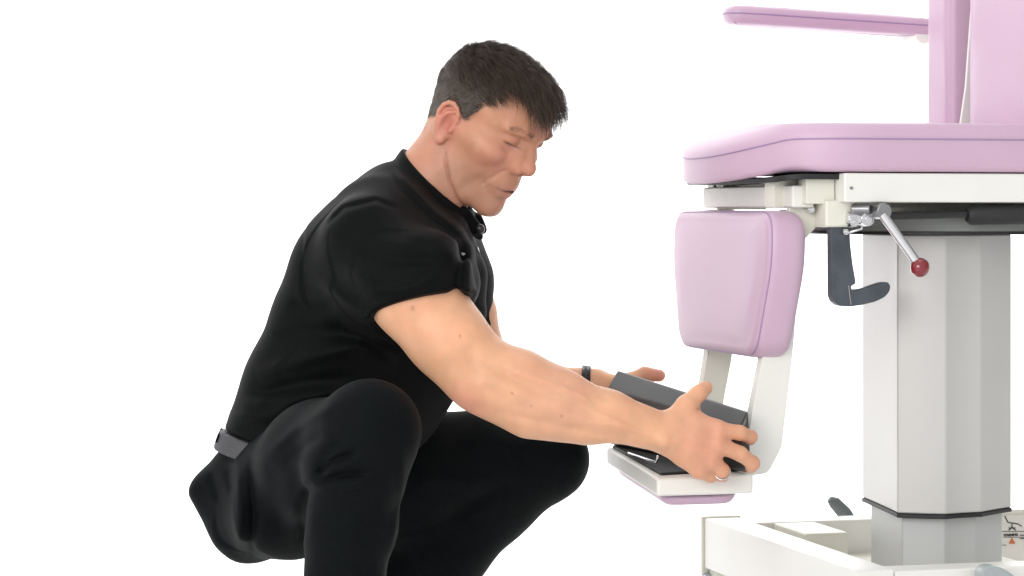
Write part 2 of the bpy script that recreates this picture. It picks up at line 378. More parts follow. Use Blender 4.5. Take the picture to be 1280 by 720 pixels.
# ---- backrest: slim side cushion, white sheet, broad cushion
zs = zt - .03
def vert_pad(name, xa, xb_, ya, yb, z0, z1, edge, seamh=None):
    oo = round_poly([(ya, z0), (yb, z0), (yb, z1), (ya, z1)], .03, 5)
    return cushion(name, dens(oo, .03), 0, xb_ - xa, edge, lambda a, b, h: Vector((xb_ - h, a, b)), chair, seam=seamh, bulge=.003, edge0=edge)
s0, s1 = L(1162, 100, .19), L(1192, 100, .08)
vert_pad('side_cushion', s0.x, s0.x + .045, .105, .205, zs, zs + .42, .012, [(-.0004, .010)])
b0 = L(1206, 100, .04)
vert_pad('backrest_cushion', b0.x, b0.x + .085, -.245, .035, zs, zs + .60, .020, [(-.0004, .075)])
bm = bmesh.new(); w0 = L(1193, 153, .08).x
prism(bm, [(w0 - .004, zs), (w0 + .06, zs), (w0 + .06, zs + .55), (w0 + .028, zs + .30), (w0 + .012, zs + .10)], .062, .068, 'y'); from_bm('backrest_plate', bm, M['white'], chair, bevel=.001)
bm = bmesh.new(); box(bm, b0.x + .087, b0.x + .12, -.20, .20, zs, zs + .5); from_bm('backrest_frame', bm, M['white'], chair, bevel=.004)

# ---- base frame on castors
q0 = L(895, 645, .33); q1 = L(1052, 717, -.33); zbt = CAMZ - .47 * 1.0
zbt = (q0.z + q1.z) / 2; xl = (q0.x + q1.x) / 2
RB = .062; HT = .085
bm = bmesh.new(); box(bm, xl, xl + RB, -.33, .33, zbt - HT, zbt); base = from_bm('base_frame', bm, M['white'], chair, bevel=.003)
bm = bmesh.new(); box(bm, xl - .004, xl + RB + .004, .3305, .342, zbt - HT - .012, zbt + .003); from_bm('end_cap', bm, M['cream'], base, bevel=.002)
XR = xl + 1.05
for s in (-1, 1):
    bm = bmesh.new(); box(bm, xl + RB + .001, XR - .001, s * .30 - .028, s * .30 + .028, zbt - HT + .002, zbt - .003); from_bm('side_rail', bm, M['white'], base, bevel=.003)
bm = bmesh.new(); box(bm, XR, XR + RB, -.33, .33, zbt - HT, zbt); from_bm('rear_rail', bm, M['white'], base, bevel=.003)
bm = bmesh.new(); box(bm, cl0[1].x - .06, .2, -.27, .27, zbt - HT + .004, zbt - .060); from_bm('column_tray', bm, M['cream'], base, bevel=.003)
bm = bmesh.new(); box(bm, cl0[1].x - .055, cl0[1].x + .02, .12, .268, zbt - .059, zbt - .004); from_bm('motor_cover', bm, M['cream'], base, bevel=.003)
for x in (xl + .03, XR + .03):
    for s in (-1, 1):
        bm = bmesh.new(); box(bm, x - .022, x + .022, s * .345 - .02, s * .345 + .02, zbt - HT - .02, zbt - .006) if False else box(bm, x - .022, x + .022, s * .312 - .017, s * .312 + .017, .098, zbt - HT - .001)
        lg = from_bm('leg', bm, M['cream'], base, bevel=.003)
        bm = bmesh.new(); tube(bm, [(x + .02, s * .31 - .016, .05), (x + .02, s * .31 + .016, .05)], .05, 32); from_bm('wheel', bm, M['wheel'], lg, bevel=.004)
        bm = bmesh.new(); tube(bm, [(x + .02 + .058 * math.cos(t), s * .31, .052 + .058 * math.sin(t)) for t in np.linspace(.1, math.pi - .1, 12)], [.016] * 12, 12); tube(bm, [(x, s * .31, .10), (x, s * .31, .135)], .012, 12) if False else None
        from_bm('wheel_guard', bm, M['wheel'], lg, smooth=True)
# brake lever behind, wheels seen at the bottom edge
bm = bmesh.new(); q = L(1046, 632, .37)
tube(bm, [L(1037, 624, .37), L(1043, 628, .37), L(1056, 642, .37), L(1062, 650, .36)], [.006, .011, .013, .011], 16); from_bm('brake_pedal', bm, M['pedal'], base, smooth=True)
def dome(px, py, ly, rx, name='castor_cover'):
    bm = bmesh.new(); q = L(px, py, ly); sphere(bm, (q.x, q.y, q.z - .05), 1, (rx, .03, .05), 32, 18)
    tube(bm, [(q.x, q.y, q.z - .002), (q.x, q.y, q.z + .016)], [.006, .003], 10)
    return from_bm(name, bm, M['wheel'], base, smooth=True)
dome(893, 713, .33, .042)
bm = bmesh.new()
pp = [L(x, y, -.36) for x, y in ((1222, 712), (1232, 705), (1246, 707), (1262, 716), (1275, 730), (1285, 755), (1225, 760))]
prism(bm, [(p[0], p[1]) for p in round_poly([(p.x, p.z) for p in pp], .012, 4)], -.372, -.345, 'y'); from_bm('castor_cover', bm, M['wheel'], base, bevel=.004)
# warning sticker on the far rail housing
st = L(1249, 642, .262); se = L(1330, 706, .262)
bm = bmesh.new(); box(bm, L(1238, 640, .262).x, se.x + .05, .262, .271, zbt - HT - .03, st.z + .006) ; hs = from_bm('control_housing', bm, M['cream'], base, bevel=.003)
bm = bmesh.new(); box(bm, st.x, se.x, .2592, .2612, L(1249, 700, .26).z, L(1249, 644, .26).z); stk = from_bm('warning_label', bm, M['sticker'], hs)
inkb = bmesh.new()
def ln(a, b, w=.0009): tube(inkb, [L(a[0], a[1], .2586), L(b[0], b[1], .2586)], w, 6)
ln((1256, 645), (1260, 653)); ln((1260, 653), (1273, 655)); ln((1273, 655), (1277, 658)); ln((1265, 655), (1265, 659)); ln((1261, 663), (1265, 659)); ln((1265, 659), (1270, 663)); ln((1261, 660), (1269, 660))
ln((1252, 664.5), (1300, 664.5), .0005); ln((1254, 671.5), (1300, 671.5), .0005); ln((1252, 681.5), (1258, 681.5), .0005); ln((1275, 669), (1290, 669), .0008); ln((1275, 673), (1290, 673), .0008)
from_bm('pictogram', inkb, M['ink'], stk)
bm = bmesh.new(); tp = [L(x, y, .2588) for x, y in ((1265, 672.5), (1261, 679.5), (1269, 679.5))]
prism(bm, [(p.x, p.z) for p in tp], .2575, .2590, 'y'); from_bm('warning_triangle', bm, M['orange'], stk)
cu_ = bpy.data.curves.new('txt', 'FONT'); cu_.body = 'WARNING'; cu_.size = .0056; cu_.extrude = .0003; cu_.offset = .0003; cu_.align_x = 'CENTER'
to = bpy.data.objects.new('t', cu_); COL.objects.link(to); me = bpy.data.meshes.new_from_object(to); bpy.data.objects.remove(to)
tx = link('lettering', me, M['ink'], stk, False); q = L(1263.5, 670, .2588); tx.location = q; tx.rotation_euler = (R(90), 0, 0)

#PERSON
# ================================================================== distance-field modelling for the person
class Field:
    FAR = .045
    def __init__(s, lo, hi, h, segs=None):
        s.h = h
        if segs is None: s.ax = [(lo[i] + h * np.arange(int(math.ceil((hi[i] - lo[i]) / h)) + 1)).astype(np.float32) for i in range(3)]
        else:      # finer spacing where the face and hands are
            s.ax = []
            for sg in segs:
                a = []
                for x0, x1, hh in sg: a += list(np.linspace(x0, x1, max(2, int(round((x1 - x0) / hh))), endpoint=False))
                s.ax.append(np.array(a + [sg[-1][1]], np.float32))
        s.n = np.array([len(a) for a in s.ax]); s.d = np.full(s.n, s.FAR, np.float32)
    def sub(s, lo, hi, m):
        i0 = [int(np.searchsorted(s.ax[k], lo[k] - m)) for k in range(3)]; i1 = [int(np.searchsorted(s.ax[k], hi[k] + m)) for k in range(3)]
        if any(b - a < 2 for a, b in zip(i0, i1)): return None, None
        sl = tuple(slice(a, b) for a, b in zip(i0, i1))
        X, Y, Z = np.meshgrid(s.ax[0][sl[0]], s.ax[1][sl[1]], s.ax[2][sl[2]], indexing='ij')
        return sl, np.stack([X, Y, Z], -1)
    def put(s, f, lo, hi, k=.01, mode='add', m=None):
        m = s.FAR if m is None else m
        sl, p = s.sub(lo, hi, m)
        if sl is None: return
        nd = f(p).astype(np.float32); d = s.d[sl]
        if mode == 'add':
            if k > 0: hh = np.maximum(k - np.abs(d - nd), 0) / k; d[...] = np.minimum(d, nd) - hh * hh * k / 4
            else: np.minimum(d, nd, out=d)
        elif mode == 'cut':
            nd = -nd
            if k > 0: hh = np.maximum(k - np.abs(d - nd), 0) / k; d[...] = np.maximum(d, nd) + hh * hh * k / 4
            else: np.maximum(d, nd, out=d)
    def ell(s, c, r, Rm=None, k=.01, mode='add'):
        c = np.array(c, float); r = np.array(r, float); Rm = np.eye(3) if Rm is None else np.array(Rm)
        rm = float(r.max())
        def f(p):
            q = (p - c) @ Rm; k0 = np.sqrt(((q / r) ** 2).sum(-1)); k1 = np.sqrt(((q / (r * r)) ** 2).sum(-1)) + 1e-9
            return k0 * (k0 - 1) / k1
        s.put(f, c - rm, c + rm, k, mode)
    def caps(s, pts, rad, k=.01, mode='add', sq=None, each=False):
        """tapered capsule chain; sq=(axis, factor) widens it along an axis"""
        pts = np.array([list(p) for p in pts], float); rad = np.array(rad, float)
        if sq is not None: ax = np.array(sq[0], float); ax /= np.linalg.norm(ax); fac = sq[1]
        org = pts[0]
        def cf(i):
            a, b = pts[i], pts[i + 1]; ra, rb = rad[i], rad[i + 1]
            def tr(v):
                if sq is None: return v
                w = (v - org) @ ax; return v - w[..., None] * ax * (1 - 1 / fac)
            A, B = tr(a), tr(b); ab = B - A; l2 = ab @ ab + 1e-12
            def f(p):
                q = tr(p) - A; t = np.clip((q @ ab) / l2, 0, 1)
                return np.linalg.norm(q - t[..., None] * ab, axis=-1) - (ra + (rb - ra) * t)
            return f
        fs = [cf(i) for i in range(len(pts) - 1)]
        ext = rad.max() * (fac if sq is not None else 1)
        def F(p):
            d = fs[0](p)
            for g in fs[1:]:
                e = g(p); kk = float(rad.min()) * .5; hh = np.maximum(kk - np.abs(d - e), 0) / kk; d = np.minimum(d, e) - hh * hh * kk / 4
            return d
        s.put(F, pts.min(0) - ext, pts.max(0) + ext, k, mode)
    def ridge(s, pts, amp, sig, taper=True):
        """soft raised (amp > 0) or sunken (amp < 0) line along the points"""
        pts = np.array([list(p) for p in pts], float)
        sl, p = s.sub(pts.min(0), pts.max(0), sig * 3.2)
        if sl is None: return
        best = np.full(p.shape[:3], 9., np.float32); tt = np.zeros(p.shape[:3], np.float32); n = len(pts) - 1
        for i in range(n):
            a, b = pts[i], pts[i + 1]; ab = b - a; q = p - a; t = np.clip((q @ ab) / (ab @ ab + 1e-12), 0, 1)
            e = np.linalg.norm(q - t[..., None] * ab, axis=-1); w = e < best
            best = np.where(w, e, best); tt = np.where(w, (i + t) / n, tt)
        fall = np.exp(-(best / sig) ** 2)
        if taper: fall = fall * np.clip(np.sin(np.pi * np.clip(tt, .0, 1)) * 1.6 + .05, 0, 1)
        s.d[sl] -= (amp * fall).astype(np.float32)
    def fold(s, pts, amp, sig, y0, y1):
        """soft crease along a line seen from the front, on the surface between depths y0 and y1"""
        a3 = [list(P(x, y, yy)) for x, y in pts for yy in (y0, y1)]
        sl, p = s.sub(np.min(a3, 0), np.max(a3, 0), sig * 3)
        if sl is None: return
        d = p[..., 1] + 4; q = np.stack([640 + FP * p[..., 0] / d, 265 - FP * (p[..., 2] - CAMZ) / d], -1)
        pts = np.array(pts, float); best = np.full(q.shape[:3], 1e4); tt = np.zeros(q.shape[:3]); n = len(pts) - 1
        for i in range(n):
            a, b = pts[i], pts[i + 1]; ab = b - a; w = q - a; t = np.clip((w @ ab) / (ab @ ab), 0, 1)
            e = np.linalg.norm(w - t[..., None] * ab, axis=-1); m = e < best; best = np.where(m, e, best); tt = np.where(m, (i + t) / n, tt)
        fall = np.exp(-(best / 820 / sig) ** 2) * np.clip(np.sin(np.pi * tt) * 1.6 + .05, 0, 1)
        fall = fall * np.clip((p[..., 1] - y0) / .02, 0, 1) * np.clip((y1 - p[..., 1]) / .02, 0, 1)
        s.d[sl] -= (amp * fall).astype(np.float32)
    def mesh(s, name):
        d, h, n = s.d, s.h, s.n
        ins = d < 0
        c = ins[:-1, :-1, :-1].astype(np.int8)
        cnt = np.zeros(np.array(n) - 1, np.int8)
        for i in (0, 1):
            for j in (0, 1):
                for k in (0, 1): cnt += ins[i:n[0] - 1 + i, j:n[1] - 1 + j, k:n[2] - 1 + k]
        I = np.argwhere((cnt > 0) & (cnt < 8)); idx = np.full(cnt.shape, -1, np.int32); idx[tuple(I.T)] = np.arange(len(I))
        co = np.zeros((len(I), 3)); ct = np.zeros(len(I))
        corners = [(i, j, k) for i in (0, 1) for j in (0, 1) for k in (0, 1)]
        for a in corners:
            for ax in range(3):
                if a[ax]: continue
                b = list(a); b[ax] = 1
                va = d[I[:, 0] + a[0], I[:, 1] + a[1], I[:, 2] + a[2]]; vb = d[I[:, 0] + b[0], I[:, 1] + b[1], I[:, 2] + b[2]]
                w = (va < 0) != (vb < 0); t = np.where(w, va / np.where(w, va - vb, 1), 0)
                pos = np.tile(np.array(a, float), (len(I), 1)); pos[:, ax] += t
                co += pos * w[:, None]; ct += w
        co = I + co / ct[:, None]; co = np.stack([np.interp(co[:, q], np.arange(n[q]), s.ax[q]) for q in range(3)], 1)
        quads = []
        for ax in range(3):
            o1, o2 = (ax + 1) % 3, (ax + 2) % 3
            sa = [slice(None)] * 3; sb = [slice(None)] * 3; sa[ax] = slice(0, -1); sb[ax] = slice(1, None)
            E = np.argwhere(ins[tuple(sa)] != ins[tuple(sb)])
            E = E[(E[:, o1] > 0) & (E[:, o2] > 0) & (E[:, o1] < n[o1] - 1) & (E[:, o2] < n[o2] - 1)]
            u = np.zeros(3, int); v = np.zeros(3, int); u[o1] = 1; v[o2] = 1
            g = lambda q: idx[tuple(q.T)]
            Q = np.stack([g(E - u - v), g(E - v), g(E), g(E - u)], 1)
            fl = ~ins[tuple(E.T)]; Q[fl] = Q[fl][:, ::-1]; quads.append(Q)
        Q = np.concatenate(quads)
        me = bpy.data.meshes.new(name); me.vertices.add(len(co)); me.vertices.foreach_set('co', co.ravel())
        me.loops.add(len(Q) * 4); me.loops.foreach_set('vertex_index', Q.ravel().astype(np.int32))
        me.polygons.add(len(Q)); me.polygons.foreach_set('loop_start', np.arange(0, len(Q) * 4, 4, dtype=np.int32))
        me.polygons.foreach_set('loop_total', np.full(len(Q), 4, np.int32)); me.update(calc_edges=True); me.validate()
        # one light smoothing pass along edges removes the grid pattern
        e = np.zeros(len(me.edges) * 2, np.int32); me.edges.foreach_get('vertices', e); e = e.reshape(-1, 2)
        for w in (.5, .5):
            acc = np.zeros_like(co); deg = np.zeros(len(co))
            for a, b in ((0, 1), (1, 0)):
                for q in range(3): acc[:, q] += np.bincount(e[:, a], co[e[:, b], q], len(co))
                deg += np.bincount(e[:, a], minlength=len(co))
            co = co * (1 - w) + w * acc / np.maximum(deg, 1)[:, None]
        me.vertices.foreach_set('co', co.ravel()); me.update()
        return me, co
def set_col(me, col):
    at = me.color_attributes.new('Col', 'FLOAT_COLOR', 'POINT'); c = np.ones((len(me.vertices), 4), np.float32); c[:, :3] = col; at.data.foreach_set('color', c.ravel())

# ---- head frame: x forward, y left, z up, millimetres
HS = 1.04e-3; PS, PH, RO = R(37), R(33.5), R(-4)
HR = (Matrix.Rotation(-PS, 3, 'Z') @ Matrix.Rotation(PH, 3, 'Y') @ Matrix.Rotation(RO, 3, 'X'))
HRn = np.array(HR); HO = Vector((-.0512, -.03, .9245))
def H(x, y, z): return HO + HR @ (Vector((x, y, z)) * HS)
def Hl(co): return ((co - np.array(HO)) @ HRn) / HS
LATV = np.array((-.44, -.898, 0.))     # to his right, towards the camera

Hd = lambda F, c, r, k=8, mode='add', rot=None: F.ell(H(*c), np.array(r) * HS, HRn @ (np.array(rot) if rot is not None else np.eye(3)), k * HS, mode)
def Hc(F, pts, r, k=6, mode='add'): F.caps([H(*p) for p in pts], np.array(r) * HS, k * HS, mode)
def Hr(F, pts, amp, sig, taper=True): F.ridge([H(*p) for p in pts], amp * HS, sig * HS, taper)
def rotz(a): c, s = math.cos(R(a)), math.sin(R(a)); return [[c, -s, 0], [s, c, 0], [0, 0, 1]]
def roty(a): c, s = math.cos(R(a)), math.sin(R(a)); return [[c, 0, s], [0, 1, 0], [-s, 0, c]]

def head(F):
    Hd(F, (-6, 0, 54), (88, 73, 68)); Hd(F, (34, 0, 62), (59, 60, 50), 20)
    Hd(F, (40, 0, 8), (50, 55, 62), 20)
    Hd(F, (-20, 0, 0), (50, 56, 55), 25)
    for s in (-1, 1):
        Hc(F, [(4, s * 50, -10), (14, s * 46, -53), (56, s * 28, -75), (80, s * 11, -82)], [11, 12, 12, 11], 16)       # jaw
        Hd(F, (34, s * 43, -20), (30, 14, 38), 26)                                                                 # masseter / cheek
        Hd(F, (62, s * 42, 3), (20, 15, 11), 18)                                                                   # cheekbone
        Hc(F, [(10, s * 60, 6), (40, s * 57, 4), (60, s * 44, 4)], [6, 7, 8], 26)
    Hd(F, (60, 0, -34), (36, 33, 36), 22)
    Hd(F, (80, 0, -77), (15, 18, 14), 16)
    Hd(F, (58, 0, -60), (30, 30, 26), 20)
    for s in (-1, 1):
        Hd(F, (93, s * 34, 33), (14, 18, 11), 10, 'cut')                                                            # socket
        Hc(F, [(89, s * 10, 49), (87, s * 28, 53), (73, s * 48, 48)], [7, 7.5, 6], 12)                               # brow
        Hd(F, (70, s * 32, 33.5), (16, 16, 13), 4)                                                                  # lidded eye
        Hr(F, [(84, s * 16, 39), (86, s * 30, 44), (76, s * 46, 39)], -2.2, 1.9)                                     # lid fold
        Hr(F, [(84, s * 18, 28.5), (87, s * 30, 25.5), (78, s * 45, 28)], -2.4, 1.5)                                   # lash line
        Hr(F, [(84, s * 18, 20), (85, s * 32, 15), (75, s * 47, 19)], -1.6, 2.6)                                     # lower bag
        Hr(F, [(82, s * 20, 10), (80, s * 34, 5), (70, s * 48, 8)], -.9, 3)
        for k in (0, 1, 2): Hr(F, [(70, s * 48, 20 - 4 * k), (60, s * 55, 22 - 9 * k)], -.8, 1.5)                     # crow's feet
    # nose
    Hc(F, [(90, 0, 38), (98, 0, 24), (107, 0, 8)], [6.5, 7, 8.5], 10)
    Hd(F, (107, 0, 2.5), (12, 11, 10.5), 7)
    for s in (-1, 1):
        Hd(F, (97, s * 12.5, -3.5), (10.5, 7, 8.5), 3.5); Hd(F, (103, s * 5.5, -8.5), (6, 3, 3), 2, 'cut')
        Hr(F, [(90, s * 16, 6), (88, s * 19, -3), (94, s * 16, -12)], -1.4, 2)
        Hd(F, (84, s * 14, 8), (16, 10, 22), 14)
    Hc(F, [(106, 0, -3), (98, 0, -13)], [4, 4], 5)
    # mouth
    Hd(F, (83, 0, -36), (17, 25, 20), 12)
    Hc(F, [(82, -24, -41), (93, -11, -37), (97, 0, -35), (93, 11, -37), (82, 24, -41)], [2.5, 4.2, 4.8, 4.2, 2.5], 5)
    Hc(F, [(82, -22, -45), (91, -10, -50), (94.5, 0, -51), (91, 10, -50), (82, 22, -45)], [2.5, 5, 5.6, 5, 2.5], 5)
    Hc(F, [(83, -25, -43), (95, -12, -42.5), (101, 0, -42), (95, 12, -42.5), (83, 25, -43)], [.8, 2.2, 2.8, 2.2, .8], 1.5, 'cut')
    Hr(F, [(86, -14, -60), (91, 0, -61), (86, 14, -60)], -2.6, 5)
    Hr(F, [(103, 0, -17), (102, 0, -30)], -1.2, 2.4)
    for s in (-1, 1):
        Hr(F, [(92, s * 19, -6), (84, s * 30, -24), (76, s * 35, -42), (72, s * 33, -52)], -2.0, 2.8)                    # nasolabial
        Hr(F, [(80, s * 27, -40), (79, s * 29, -48), (76, s * 29, -58)], -1.2, 2.2)
        Hr(F, [(70, s * 40, -12), (56, s * 48, -30), (50, s * 46, -48)], -1.2, 6)                                     # cheek hollow
        # ear
        e0 = (-9, s * 71, 4)
        Hd(F, (-8, s * 72, 4), (19, 5.5, 29), 5, rot=(np.array(rotz(s * -18)) @ np.array(roty(8))))
        hx = [(4, 71, 2), (6, 74, 15), (4, 76, 24), (-2, 78, 31), (-10, 79.5, 34), (-18, 80.5, 31.5), (-24, 81, 23), (-26, 81, 12), (-22, 79, -4), (-13, 76, -17), (-6, 73, -25)]
        Hc(F, [(x, s * y, z) for x, y, z in hx], [3, 3.1, 3.2, 3.4, 3.6, 3.7, 3.7, 3.6, 3.4, 4, 5.5], 3)
        Hd(F, (-5, s * 80, 3), (9, 8, 13), 2, 'cut'); Hr(F, [(0, s * 78, 14), (-8, s * 80, 27), (-19, s * 81, 24), (-21, s * 80, 8), (-17, s * 78, -8)], -1.8, 2)
        Hc(F, [(-16, s * 79, -8), (-18, s * 80, 6), (-12, s * 80, 18), (-4, s * 77, 24)], [2.6, 2.8, 2.8, 2], 3)
        Hd(F, (4, s * 74, -2), (4, 4, 6), 3)
        Hd(F, (-4, s * 74, -22), (6.5, 4.5, 8), 4)
        # neck tendon
        Hc(F, [(-22, s * 54, -18), (-10, s * 48, -70), (0, s * 30, -120)], [13, 12, 10], 18)
    F.fold([(556, 188), (558, 205), (562, 225), (571, 247), (586, 268)], -.0030, .0026, -.25, -.03)
    for z, a in ((66, .5), (76, .5), (86, .4)): Hr(F, [(88, -34, z), (93, -12, z + 3), (93, 12, z + 3), (88, 34, z)], -a, 1.8)

# ---- landmarks of the pose
NB = P(532, 262, .0)
SHN, SHF = P(462, 302, -.190), P(556, 316, .14)
ELN, WRN = P(604, 474, -.265), P(826, 540, -.235)
ELF, WRF = P(614, 480, .235), P(742, 480, .225)
TOR = [P(372, 600, .02), P(418, 520, .01), P(456, 430, 0), P(484, 350, -.01), P(504, 296, -.015)]

def hand(F, wr, pc, up, fing, thumb, palm=None):
    """wr wrist, pc list of knuckles (index..little), fing lists of joints, thumb joints"""
    wr = Vector(wr)
    for i, kn in enumerate(pc):
        F.caps([wr.lerp(kn, .12), wr.lerp(kn, .6), kn], [.019, .0165, .0125], .014)
    for j, f in enumerate(fing):
        r = (.0105, .0108, .0102, .009)[j]
        F.caps([pc[j]] + f, [r * 1.16] + [r * (1.02 - .07 * q) for q in range(len(f))], .007)
    F.caps(thumb, [.019, .0155, .0122, .0108], .012)

# near hand (his right): back towards the camera, fingers round the end of the black support
kn = [P(898, 537, -.243), P(897, 556, -.250), P(889, 575, -.246), P(874, 588, -.236)]
fg = [[P(925, 541, -.238), P(938, 546, -.222), P(938, 549, -.205)],
      [P(925, 567, -.243), P(941, 579, -.228), P(939, 584, -.208)],
      [P(903, 588, -.240), P(903, 594, -.218), P(893, 590, -.200)],
      [P(886, 594, -.226), P(888, 596, -.206), P(880, 592, -.195)]]
th = [P(842, 528, -.232), P(858, 507, -.226), P(873, 492, -.214), P(882, 485, -.202)]
def near_hand(F):
    hand(F, WRN, kn, None, fg, th)
    F.caps([P(850, 545, -.226), P(876, 562, -.224)], [.026, .024], .02)
    F.caps([P(862, 522, -.226), P(888, 533, -.228)], [.013, .012], .016)
    for a, b in (((868, 538, -.262), kn[0]), ((864, 550, -.264), kn[1]), ((862, 562, -.262), kn[2])):
        F.ridge([P(*a), b + Vector((-.006, -.012, .001))], .0014, .004)
    for q in kn[:3]: F.ridge([q + Vector((0, -.012, .005)), q + Vector((0, -.013, -.006))], .0016, .006, False)
# far hand: behind the support, thumb tip over its top
knf = [P(792, 492, .235), P(790, 504, .24), P(784, 516, .24), P(776, 526, .235)]
fgf = [[P(818, 498, .225), P(832, 508, .215), P(836, 518, .21)], [P(818, 514, .23), P(832, 524, .22), P(835, 534, .212)],
       [P(812, 528, .23), P(825, 537, .22), P(828, 546, .212)], [P(800, 538, .228), P(812, 546, .22), P(815, 553, .212)]]
thf = [P(762, 484, .22), P(785, 478, .222), P(806, 467.5, .224), P(824, 469.5, .222)]
def far_hand(F):
    hand(F, WRF, knf, None, fgf, thf)

def near_arm(F, body=True):
    F.caps([SHN, P(522, 368, -.235), P(566, 430, -.26), ELN], [.060, .058, .050, .042], .03)
    F.caps([P(506, 380, -.24), P(541, 420, -.255), P(582, 474, -.262)], [.044, .038, .026], .03)          # triceps
    F.caps([P(545, 385, -.24), P(582, 430, -.258)], [.040, .033], .03)                                    # biceps
    F.caps([P(600, 470, -.262), P(642, 484, -.262), P(690, 501, -.258), P(760, 520, -.248), WRN], [.041, .050, .046, .036, .0295], .03)
    F.caps([P(610, 455, -.262), P(655, 474, -.262), P(706, 493, -.256)], [.032, .033, .026], .025)
    F.caps([P(620, 500, -.262), P(660, 518, -.262), P(730, 532, -.25)], [.026, .031, .026], .025)
    F.ell(P(594, 497, -.268), (.016, .014, .014), None, .02)
    # tendons, veins and muscle lines
    F.ridge([P(596, 455, -.315), P(650, 480, -.322), P(720, 512, -.302), P(790, 530, -.272)], -.0035, .010)
    F.ridge([P(600, 480, -.312), P(640, 505, -.320), P(700, 528, -.300)], -.0025, .009)
    F.ridge([P(560, 395, -.295), P(590, 440, -.305), P(598, 462, -.305)], -.0015, .014)
    for v, a in (([(640, 470), (672, 486), (708, 492), (716, 505), (745, 514), (770, 515), (800, 524)], .0011), ([(690, 470), (712, 488), (716, 500)], .001), ([(745, 514), (780, 530), (815, 536)], .001), ([(600, 440), (610, 452), (640, 458), (690, 480)], .0008)):
        F.ridge([P(x, y, -.255 - (.052 if x < 680 else .047 if x < 720 else .036 if x < 780 else .028)) for x, y in v], a, .0034)
    F.fold([(584, 425), (588, 455), (598, 480)], -.0028, .012, -.5, -.24); F.fold([(604, 452), (650, 478), (720, 505), (800, 528)], -.0045, .007, -.5, -.24)
    F.fold([(640, 465), (690, 480), (728, 494), (745, 515), (800, 540)], .0030, .0032, -.5, -.24); F.fold([(625, 515), (700, 532), (790, 548)], -.0035, .007, -.5, -.24)
    F.fold([(560, 445), (582, 470), (592, 500)], -.0025, .013, -.5, -.24); F.fold([(700, 512), (740, 528), (775, 533), (820, 548)], .0024, .0030, -.5, -.24)
    F.ell(P(829, 551, -.262), (.010, .008, .009), None, .014)
    pass
def far_arm(F):
    F.caps([SHF, P(584, 390, .19), ELF], [.048, .044, .038], .03)
    F.caps([ELF, P(670, 482, .235), WRF], [.036, .034, .026], .02)

HT_L, KN_L = P(352, 614, -.07), P(462, 540, -.37)
HT_F, KN_F = P(392, 604, .10), P(684, 574, .17)
def legs(F, g=0.0, k=.03, full=True):
    AN, AF = P(424, 850, -.33), P(440, 850, .14)
    F.caps([HT_L, P(402, 576, -.22), KN_L], [.092 + g, .084 + g, .068 + g], k)
    F.caps([KN_L + Vector((.0, .0, .004)), P(442, 590, -.365), P(436, 660, -.35), P(431, 720, -.34), AN], [.062 + g, .066 + g, .062 + g, .053 + g, .046 + g], k)
    F.caps([HT_F, P(520, 590, .13), P(600, 582, .15), KN_F], [.10 + g, .095 + g, .082 + g, .064 + g], k)
    F.caps([KN_F, P(618, 622, .165), P(552, 688, .155), P(505, 740, .15), AF], [.056 + g, .068 + g, .072 + g, .066 + g, .046 + g], k)

# ---------------------------------------------------------------- the body (one continuous skin)
B = Field(None, None, .002, ([(-.52, -.16, .005), (-.16, .07, .0016), (.07, .43, .0022)],
    [(-.47, -.35, .005), (-.35, -.18, .0024), (-.18, .07, .0016), (.07, .36, .004)],
    [(.04, .36, .006), (.36, .56, .0022), (.56, .78, .0035), (.78, 1.09, .0016)]))
B.caps(TOR, [.070, .085, .092, .085, .06], .05, sq=(LATV, 1.5))
B.caps([SHN, P(500, 300, -.03), SHF], [.042, .045, .042], .04)
B.caps([HT_L, HT_F], [.07, .07], .05)
legs(B, -.018)
B.caps([P(520, 275, -.02), P(543, 228, -.025), H(-28, 0, -6)], [.062, .057, .053], .025)
head(B); near_arm(B); near_hand(B); far_arm(B); far_hand(B)
bme, bco = B.mesh('person'); del B
person = link('person', bme, M['skin'])
tag(person, 'man in black polo shirt and black trousers squatting and gripping the footrest with both hands', 'person')
def g3(q, c, r): return np.exp(-((((q - np.array(c)) / np.array(r)) ** 2).sum(-1)))
hl = Hl(bco)
base_c = np.array((.72, .395, .235)); col = np.tile(base_c, (len(bco), 1))
def tint(w, c):
    global col
    w = np.clip(w, 0, 1)[:, None]; col = col * (1 - w) + np.array(c) * w
inhead = (np.abs(hl) < 150).all(1)
face = np.where(inhead, 1, 0)
tint(face * .85, (.49, .225, .14))
for s in (-1, 1):
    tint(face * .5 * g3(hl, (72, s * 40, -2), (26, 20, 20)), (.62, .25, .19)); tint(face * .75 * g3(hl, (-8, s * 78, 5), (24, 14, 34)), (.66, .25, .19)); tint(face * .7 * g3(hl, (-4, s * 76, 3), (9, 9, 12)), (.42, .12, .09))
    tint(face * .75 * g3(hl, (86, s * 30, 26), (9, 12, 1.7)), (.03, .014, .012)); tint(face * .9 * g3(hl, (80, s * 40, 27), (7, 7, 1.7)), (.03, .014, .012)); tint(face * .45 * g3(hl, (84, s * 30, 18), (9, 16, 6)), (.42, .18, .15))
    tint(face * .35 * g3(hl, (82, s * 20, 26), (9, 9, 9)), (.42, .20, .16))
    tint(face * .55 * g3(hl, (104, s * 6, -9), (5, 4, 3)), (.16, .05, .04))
tint(face * .6 * g3(hl, (108, 0, 2), (13, 15, 12)), (.62, .24, .18))
tint(face * .7 * g3(hl, (96, 0, -37), (9, 22, 4.5)), (.50, .20, .17)); tint(face * .75 * g3(hl, (94, 0, -50), (9, 19, 5)), (.52, .20, .17))
tint(face * 1.0 * g3(hl, (93, 0, -42.5), (10, 21, 2.0)), (.05, .012, .012))
